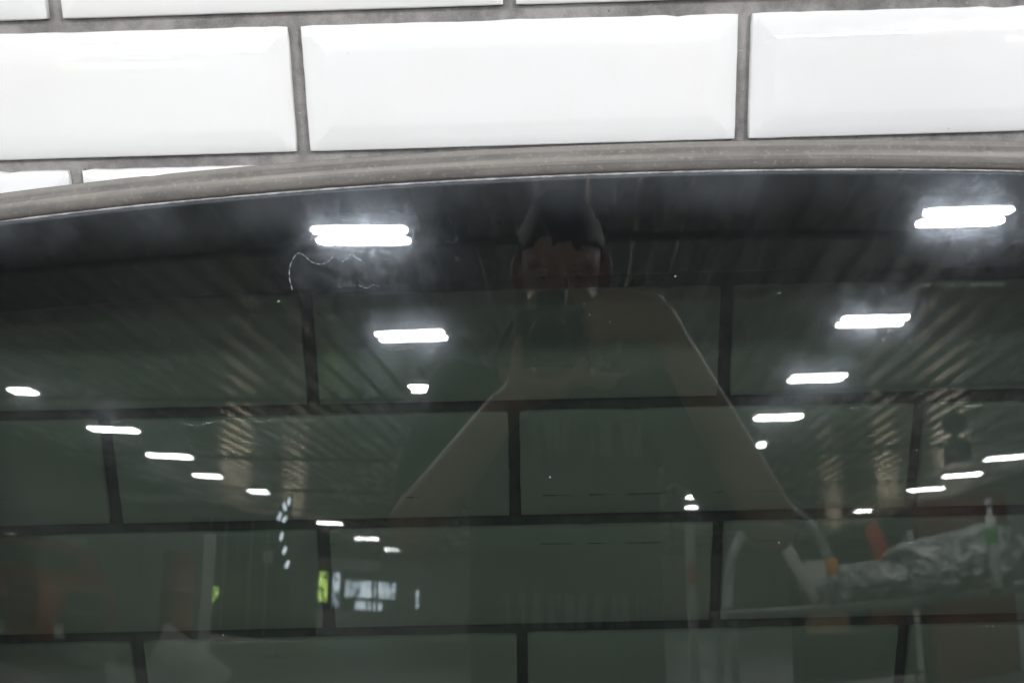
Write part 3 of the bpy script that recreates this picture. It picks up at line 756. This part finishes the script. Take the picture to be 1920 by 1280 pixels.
car((CAM.x + 13.0, CAM.y - 21.0, 0), -0.4, WHP, 'white car mirrored far back on the right of the glass')

CREAM2 = mat('pale_grey_enamel', (0.32, 0.33, 0.32), 0.4, 0, 0.08, 2.0)
def cabinet(x0, x1, y, zt, m, label, doors=2):
    r = thing('storage_cabinet', (CAM.x + (x0 + x1) / 2, CAM.y + y, 0), label, 'cabinet')
    wd = x1 - x0; h = zt
    bm = new(); box(bm, (0, -0.25, h / 2), (wd, 0.5, h), 0.01); build('case', bm, m, r, False)
    for k in range(doors):
        bm = new(); box(bm, (-wd / 2 + wd * (k + 0.5) / doors, 0.012, h / 2), (wd / doors - 0.02, 0.022, h - 0.12), 0.004); d = build('door', bm, m, r, False)
        bm = new(); box(bm, (-wd / 2 + wd * (k + 0.85) / doors, 0.035, h / 2), (0.02, 0.03, 0.16), 0.004); build('handle', bm, STEEL, d, False)
    return r
cabinet(-10.9, -9.4, -12.4, 1.75, CREAM2, 'narrow pale grey cabinet mirrored left, beside the dark red car')
cabinet(-9.3, -7.75, -12.4, 1.98, CREAM2, 'wide pale grey cabinet mirrored left, beside the red brown drum')
cabinet(5.2, 6.6, -9.2, 2.12, mat('red_tool_cabinet', (0.14, 0.010, 0.009), 0.4), 'dark red steel tool cabinet mirrored at the right, above the wrapped parts')

r = thing('drum', W(-6.85, -10, -1.5), 'red brown steel drum mirrored left of the dark van', 'drum')
bm = new(); lathe(bm, (0, 0, 0), [(0.27, 0.0), (0.30, 0.02), (0.29, 0.03), (0.29, 0.55), (0.305, 0.57), (0.29, 0.59), (0.29, 1.0), (0.305, 1.02), (0.29, 1.04), (0.29, 1.50), (0.30, 1.53), (0.27, 1.54)]); build('shell', bm, RUST, r)
bm = new(); cyl(bm, (0.15, 0, 1.535), (0.15, 0, 1.57), 0.035); build('bung', bm, STEEL, r)

# dark container
r = thing('container', W(-9.1, -16.6, -1.5), 'dark green steel container mirrored left of centre in the glass', 'container', None, 0.0)
bm = new(); box(bm, (0, -1.0, 1.42), (3.2, 2.0, 2.56), 0.03); build('body', bm, DKP, r)
for s in (-1, 1):
    bm = new(); box(bm, (0.79 * s, 0.015, 1.42), (1.52, 0.05, 2.4), 0.01); d = build('door', bm, DKP, r, False)
    for q in (0.25, 0.55):
        bm = new(); cyl(bm, (q * s * 1.6, 0.06, 0.25), (q * s * 1.6, 0.06, 2.6), 0.022); build('lock_rod', bm, STEEL, d)
bm = new(); box(bm, (0.9, 0.05, 1.82), (0.26, 0.02, 0.24)); build('sign_plate', bm, WHP, r, False)
# made-up stand with glowing heads, added for bright glints
r = thing('glint_stand', W(-6.75, -14.2, -1.5), 'made up cluster of small glowing heads on a dark stand, added as bright glints, mirrored left of centre', 'glowing stand')
bm = new(); cyl(bm, (0, 0, 0), (0, 0, 2.3), 0.03); box(bm, (0, 0, 0.03), (0.5, 0.5, 0.05), 0.01); build('stand', bm, DKP, r)
for x, z, a in ((-0.10, 2.45, 0.5), (0.02, 2.62, -0.4), (0.12, 2.72, 0.1), (0.03, 2.40, 0.9), (-0.02, 2.10, 0.4), (0.08, 1.86, 0.5), (0.16, 1.62, 0.6)):
    bm = new(); box(bm, (0, -0.03, 0), (0.13, 0.05, 0.20), 0.01, Matrix.Rotation(a, 3, 'Y')); h = build('glint_head', bm, DKP, r); h.location = (x, 0.03, z)
    bm = new(); box(bm, (0, 0, 0), (0.06, 0.02, 0.13), 0.004, Matrix.Rotation(a, 3, 'Y')); q = build('lens', bm, GLINT, h); q.location = (0, 0.006, 0)  # glowing face of a glint, no real lamp

# daylit windows seen far back, in a partition
def outdoors(name, dark, light, scale, lo, hi, s):
    """what is seen outside through a distant pane: blurred bright patches"""
    t = NT(name); o = t.obj(); n = t.noise(o, scale, 4, 0.65, 0.5)
    k = t.rng(n, lo, hi)
    e = t.n('ShaderNodeEmission', {'Color': t.mixc(k, c4(*dark), c4(*light)), 'Strength': t.mul(t.rng(n, lo, hi, 0.12, 1.0), s)})
    return t.done(e.outputs[0])
DAY = outdoors('overcast_daylight', (0.45, 0.60, 0.70), (0.78, 0.88, 1.0), 2.6, 0.36, 0.60, 5.5)
LEAF = outdoors('sunlit_leaves_outside', (0.20, 0.42, 0.08), (0.62, 0.85, 0.22), 7.0, 0.38, 0.62, 8.0)
r = thing('window_partition', W(-7.6, -25.3, -1.5), 'grey partition with bright daylit panes mirrored low left of the person', 'partition')
bm = new(); box(bm, (0, -0.1, 0.35), (6.6, 0.12, 0.7)); box(bm, (0, -0.1, 2.02), (6.6, 0.12, 0.34)); build('panel', bm, hall_wall, r, False)
for k, (x0, x1, z0, z1, m) in enumerate(((-2.62, -2.12, 0.95, 1.80, LEAF), (-1.92, -1.62, 0.80, 1.80, DAY), (-1.40, 0.62, 1.13, 1.60, DAY), (-1.0, 0.10, 0.78, 1.02, DAY), (1.4, 1.52, 0.9, 1.4, DAY))):
    bm = new(); cx, cz = (x0 + x1) / 2, (z0 + z1) / 2
    for s in (-1, 1): box(bm, (cx + s * ((x1 - x0) / 2 + 0.03), -0.1, cz), (0.06, 0.10, z1 - z0 + 0.12)); box(bm, (cx, -0.1, cz + s * ((z1 - z0) / 2 + 0.03)), (x1 - x0, 0.098, 0.06))
    f = build('window', bm, STEEL, r, False)
    bm = new(); box(bm, (cx, -0.1, cz), (x1 - x0, 0.02, z1 - z0)); build('pane', bm, m, f, False)
r = thing('leaf_glow', W(-9.47, -15.9, -0.58), 'made up yellow green glowing panel for sunlit leaves outside, mirrored in front of the dark van', 'glowing panel')  # made-up glow on a post, for leaves seen through an opening
bm = new()
pts = [(-0.16, 0.18), (0.18, 0.20), (0.17, 0.02), (0.05, -0.08), (0.02, -0.22), (-0.14, -0.22)]
a = [bm.verts.new((x, 0, z)) for x, z in pts]; f = bm.faces.new(a); e = bmesh.ops.extrude_face_region(bm, geom=[f]); bmesh.ops.translate(bm, vec=(0, -0.05, 0), verts=[v for v in e['geom'] if isinstance(v, bmesh.types.BMVert)])
build('panel', bm, LEAF, r, False)
bm = new(); cyl(bm, (0, -0.03, -0.2), (0, -0.03, -0.92), 0.02); build('post', bm, STEEL, r)

# bright shelf and far bench
def table(x, y, z, wd, dp, m, label, name='workbench', leg=True):
    r = thing(name, W(x, y, -1.5), label, 'bench'); h = 1.5 + z
    th = 0.22 if name == 'rack_bench' else 0.05
    bm = new(); box(bm, (0, 0, h - th / 2), (wd, dp, th), 0.006); build('top', bm, m, r, False)
    for sx_ in (-1, 1):
        for sy_ in (-1, 1):
            bm = new(); box(bm, (sx_ * (wd / 2 - 0.06), sy_ * (dp / 2 - 0.06), (h - th) / 2), (0.06, 0.06, h - th), 0.004); build('leg', bm, STEEL, r, False)
    return r
table(3.0, -5.2, -0.44, 3.6, 0.8, mat('grey_bench_top', (0.16, 0.16, 0.155), 0.4), 'grey topped bench mirrored at the right under plastic wrapped parts')
table(7.2, -15.2, 0.60, 2.2, 0.7, WHP, 'tall pale rack top mirrored far right', 'rack_bench')
table(-7.6, -20.5, 0.52, 2.6, 0.6, WHP, 'pale rack top mirrored left of the person', 'rack_bench')

# parts wrapped in clear plastic film
t = NT('plastic_film'); o = t.obj(); n = t.noise(o, 3.0, 3, 0.6, 0.8)
s = t.bsdf(t.mixc(t.rng(n, 0.35, 0.7), c4(0.22, 0.23, 0.23), c4(0.88, 0.89, 0.90)), 0.17, **{'Metallic': 0.15, 'Specular IOR Level': 1.0, 'Coat Weight': 1.0, 'Coat Roughness': 0.06})
t.set(s.inputs['Normal'], t.bump(t.noise(o, 5.0, 4, 0.6, 1.8), 1.0, 0.10)); FILM = t.done(s.outputs[0])
def wrapped(c, size, seed, label, rot=0.0):
    """a car part in crumpled film: ridged folds over an uneven lump"""
    bm = new(); bmesh.ops.create_icosphere(bm, subdivisions=5, radius=1.0)
    for v in bm.verts:
        p = v.co.copy()
        d = 0.30 * mnoise.noise(p * 1.3 + Vector((seed, 0, 0)))
        f = 1 - abs(mnoise.noise(p * 2.6 + Vector((0, seed, 0)))) * 2; g = 1 - abs(mnoise.noise(p * 6.0 + Vector((0, 0, seed)))) * 2
        d += 0.20 * f * f * (1 if f > 0 else -1) + 0.07 * g
        v.co = Vector((p.x * size[0], p.y * size[1], max(-0.7, p.z) * size[2])) * (1 + d)
    zmin = min(v.co.z for v in bm.verts); bmesh.ops.translate(bm, vec=(0, 0, -zmin), verts=bm.verts)
    o = build('wrapped_part', bm, FILM); o.location = c
    return tag(o, label, 'wrapped part', 'car parts wrapped in plastic film')
wrapped(W(3.55, -5.2, -0.435), (0.72, 0.30, 0.21), 3.0, 'largest plastic wrapped car part mirrored at the right edge')
wrapped(W(2.55, -5.15, -0.435), (0.40, 0.24, 0.12), 8.0, 'low plastic wrapped car part mirrored in the middle of the bench')
wrapped(W(3.15, -4.95, -0.435), (0.30, 0.20, 0.14), 15.0, 'small plastic wrapped car part mirrored in front of the largest one')
bm = new()     # tall arched part, like a wrapped wheel arch
pts = [Vector((0.48 * math.cos(a), 0, 0.62 * math.sin(a))) for a in [PI * k / 14 for k in range(15)]]
for a, b in zip(pts, pts[1:]): capsule(bm, a, b, 0.045, 0.045, 8)
ar = build('wrapped_arch', bm, FILM); ar.location = W(1.75, -5.1, -0.39); tag(ar, 'tall plastic wrapped wheel arch mirrored right of the person', 'wrapped part', 'car parts wrapped in plastic film')
r = thing('bottle', W(3.59, -4.75, -0.435), 'white bottle with a green label mirrored among the wrapped parts', 'bottle')
bm = new(); lathe(bm, (0, 0, 0), [(0.05, 0.0), (0.055, 0.01), (0.055, 0.42), (0.05, 0.46), (0.025, 0.50), (0.022, 0.54), (0.0, 0.545)]); build('flask', bm, WHP, r)
bm = new(); cyl(bm, (0, 0, 0.30), (0, 0, 0.40), 0.0565, cap=False); build('label', bm, GREEN, r)
bm = new(); lathe(bm, (0, 0, 0), [(0.026, 0.545), (0.03, 0.55), (0.03, 0.59), (0.027, 0.60)]); build('cap', bm, WHP, r)
r = thing('spray_can', W(2.12, -4.85, -0.435), 'spray can with an orange cap mirrored on the bench', 'spray can')
bm = new(); lathe(bm, (0, 0, 0), [(0.05, 0.0), (0.055, 0.01), (0.055, 0.16), (0.045, 0.185)]); build('can', bm, STEEL, r)
bm = new(); lathe(bm, (0, 0, 0), [(0.048, 0.185), (0.05, 0.19), (0.05, 0.28), (0.04, 0.295)]); build('cap', bm, ORNG, r)
bm = new(); box(bm, (0, 0, 0), (0.15, 0.05, 0.52), 0.01, Matrix.Rotation(-0.42, 3, 'Y'))
q = build('red_strap', bm, mat('red_plastic', (0.42, 0.03, 0.025), 0.4)); q.location = W(2.84, -5.45, -0.13); tag(q, 'red plastic strip leaning behind the wrapped parts in the mirror image', 'strip')
bm = new(); box(bm, (0, 0, 0), (0.11, 0.04, 0.75), 0.01, Matrix.Rotation(-0.62, 3, 'Y'))
q = build('pale_strip', bm, CREAM); q.location = W(1.95, -5.42, -0.10); tag(q, 'pale strip leaning behind the wrapped arch in the mirror image', 'strip')
r = thing('post', W(1.10, -6.0, -1.5), 'pale post with a red mark mirrored beside the right arm', 'post')
bm = new(); box(bm, (0, 0, 0.86), (0.09, 0.08, 1.72), 0.008); build('shaft', bm, CREAM2, r, False)
bm = new(); box(bm, (0, 0.045, 1.34), (0.075, 0.012, 0.14)); build('mark', bm, LAMPR, r, False)
bm = new(); box(bm, (0, 0, 0), (0.85, 0.03, 0.62), 0.01, Matrix.Rotation(0.30, 3, 'X') @ Matrix.Rotation(0.35, 3, 'Y'))
q = build('car_panel', bm, mat('scuffed_primer', (0.24, 0.24, 0.23), 0.6, 0, 0.5, 5.0)); q.location = W(-3.62, -5.0, -1.08); tag(q, 'pale grey car panel standing on the floor, mirrored low on the left', 'panel')
r = table(0.15, 0.79 - 0.42, -0.712, 1.9, 0.62, WOOD, 'wooden bench carrying the dark car window')

r = thing('screening_shelf', W(4.15, -9.6, -1.5), 'dark steel shelf unit added to screen the side windows, mirrored at the right behind the wrapped parts', 'shelf unit')  # added to hide the glowing side windows from the glass
for q in (-1, 1):
    for p in (-1, 1):
        bm = new(); box(bm, (q * 0.97, p * 0.22, 0.92), (0.05, 0.05, 1.84), 0.004); build('upright', bm, DKP, r, False)
for z in (0.15, 0.65, 1.15, 1.62, 1.80):
    bm = new(); box(bm, (0, 0, z), (1.88, 0.38, 0.03), 0.003); build('shelf', bm, DKP, r, False)
bm = new(); box(bm, (0, -0.235, 0.95), (1.86, 0.012, 1.70)); build('back_sheet', bm, DKP, r, False)
for x, z, wd, h, m in ((-0.6, 1.165, 0.5, 0.34, CREAM), (0.1, 1.165, 0.4, 0.25, WOOD), (0.65, 1.165, 0.4, 0.38, DKP), (-0.5, 0.665, 0.6, 0.36, WOOD), (0.4, 0.665, 0.5, 0.30, RUST)):
    bm = new(); box(bm, (0, 0, h / 2), (wd, 0.30, h), 0.006); q = build('stored_box', bm, m, None, False); q.location = W(4.15 + x, -9.58, -1.5 + z + 0.0155)
    tag(q, {1.165: 'box on the upper shelf of the dark shelf unit, ', 0.665: 'box on the lower shelf of the dark shelf unit, '}[z] + {-0.6: 'pale one', 0.1: 'brown one', 0.65: 'black one', -0.5: 'wide brown one', 0.4: 'rust red one'}[x], 'box', 'boxes on the dark shelf unit')
# dark chain hoist hanging in front of the right hand glare
r = thing('chain_hoist', W(8.55, -14.0, 3.25), 'dark chain hoist hanging from the roof, mirrored at the right', 'hoist')
bm = new(); cyl(bm, (0, 0, 0.05), (0, 0, -0.74), 0.02); build('hanger', bm, DKP, r)
bm = new(); lathe(bm, (0, 0, 0), [(0.05, -1.10), (0.20, -1.06), (0.28, -0.96), (0.29, -0.86), (0.22, -0.76), (0.06, -0.72)]); build('motor_housing', bm, DKP, r)
bm = new(); cyl(bm, (0, 0, -1.08), (0, 0, -1.20), 0.09); lathe(bm, (0, 0, 0), [(0.30, -1.62), (0.33, -1.57), (0.32, -1.40), (0.26, -1.24), (0.12, -1.16)]); build('chain_bin', bm, DKP, r)

for k in range(4):
    bm = new(); lathe(bm, (0, 0, 0), [(0.20, 0.0), (0.28, 0.0), (0.325, 0.03), (0.33, 0.11), (0.325, 0.19), (0.28, 0.22), (0.20, 0.22), (0.19, 0.11)])
    q = build('tyre', bm, TYRE); q.location = W(-7.5 + 0.03 * math.sin(k * 2.1), -8.4, -1.5 + 0.222 * k)
    tag(q, 'black tyre in the stack mirrored at lower left, ' + ('lowest', 'second from the floor', 'third from the floor', 'topmost')[k], 'tyre', 'stacked black tyres')
r = thing('trolley', W(-8.9, -8.6, -1.5), 'red tool trolley with open top mirrored at the left edge', 'trolley')
bm = new(); box(bm, (0, 0, 0.55), (0.75, 0.45, 0.75), 0.02); build('case', bm, mat('red_enamel', (0.30, 0.02, 0.016), 0.35), r)
for z in (0.30, 0.48, 0.66, 0.82):
    bm = new(); box(bm, (0, 0.235, z), (0.66, 0.02, 0.14), 0.006); d = build('drawer', bm, LAMPR, r, False)
    bm = new(); box(bm, (0, 0.255, z + 0.045), (0.5, 0.02, 0.02), 0.004); build('handle', bm, STEEL, d, False)
for x in (-0.3, 0.3):
    for y in (-0.16, 0.16):
        bm = new(); lathe(bm, (x, y, 0.075), [(0.02, -0.02), (0.07, -0.02), (0.075, 0), (0.07, 0.02), (0.02, 0.02)], 16, 'X'); build('caster', bm, TYRE, r)
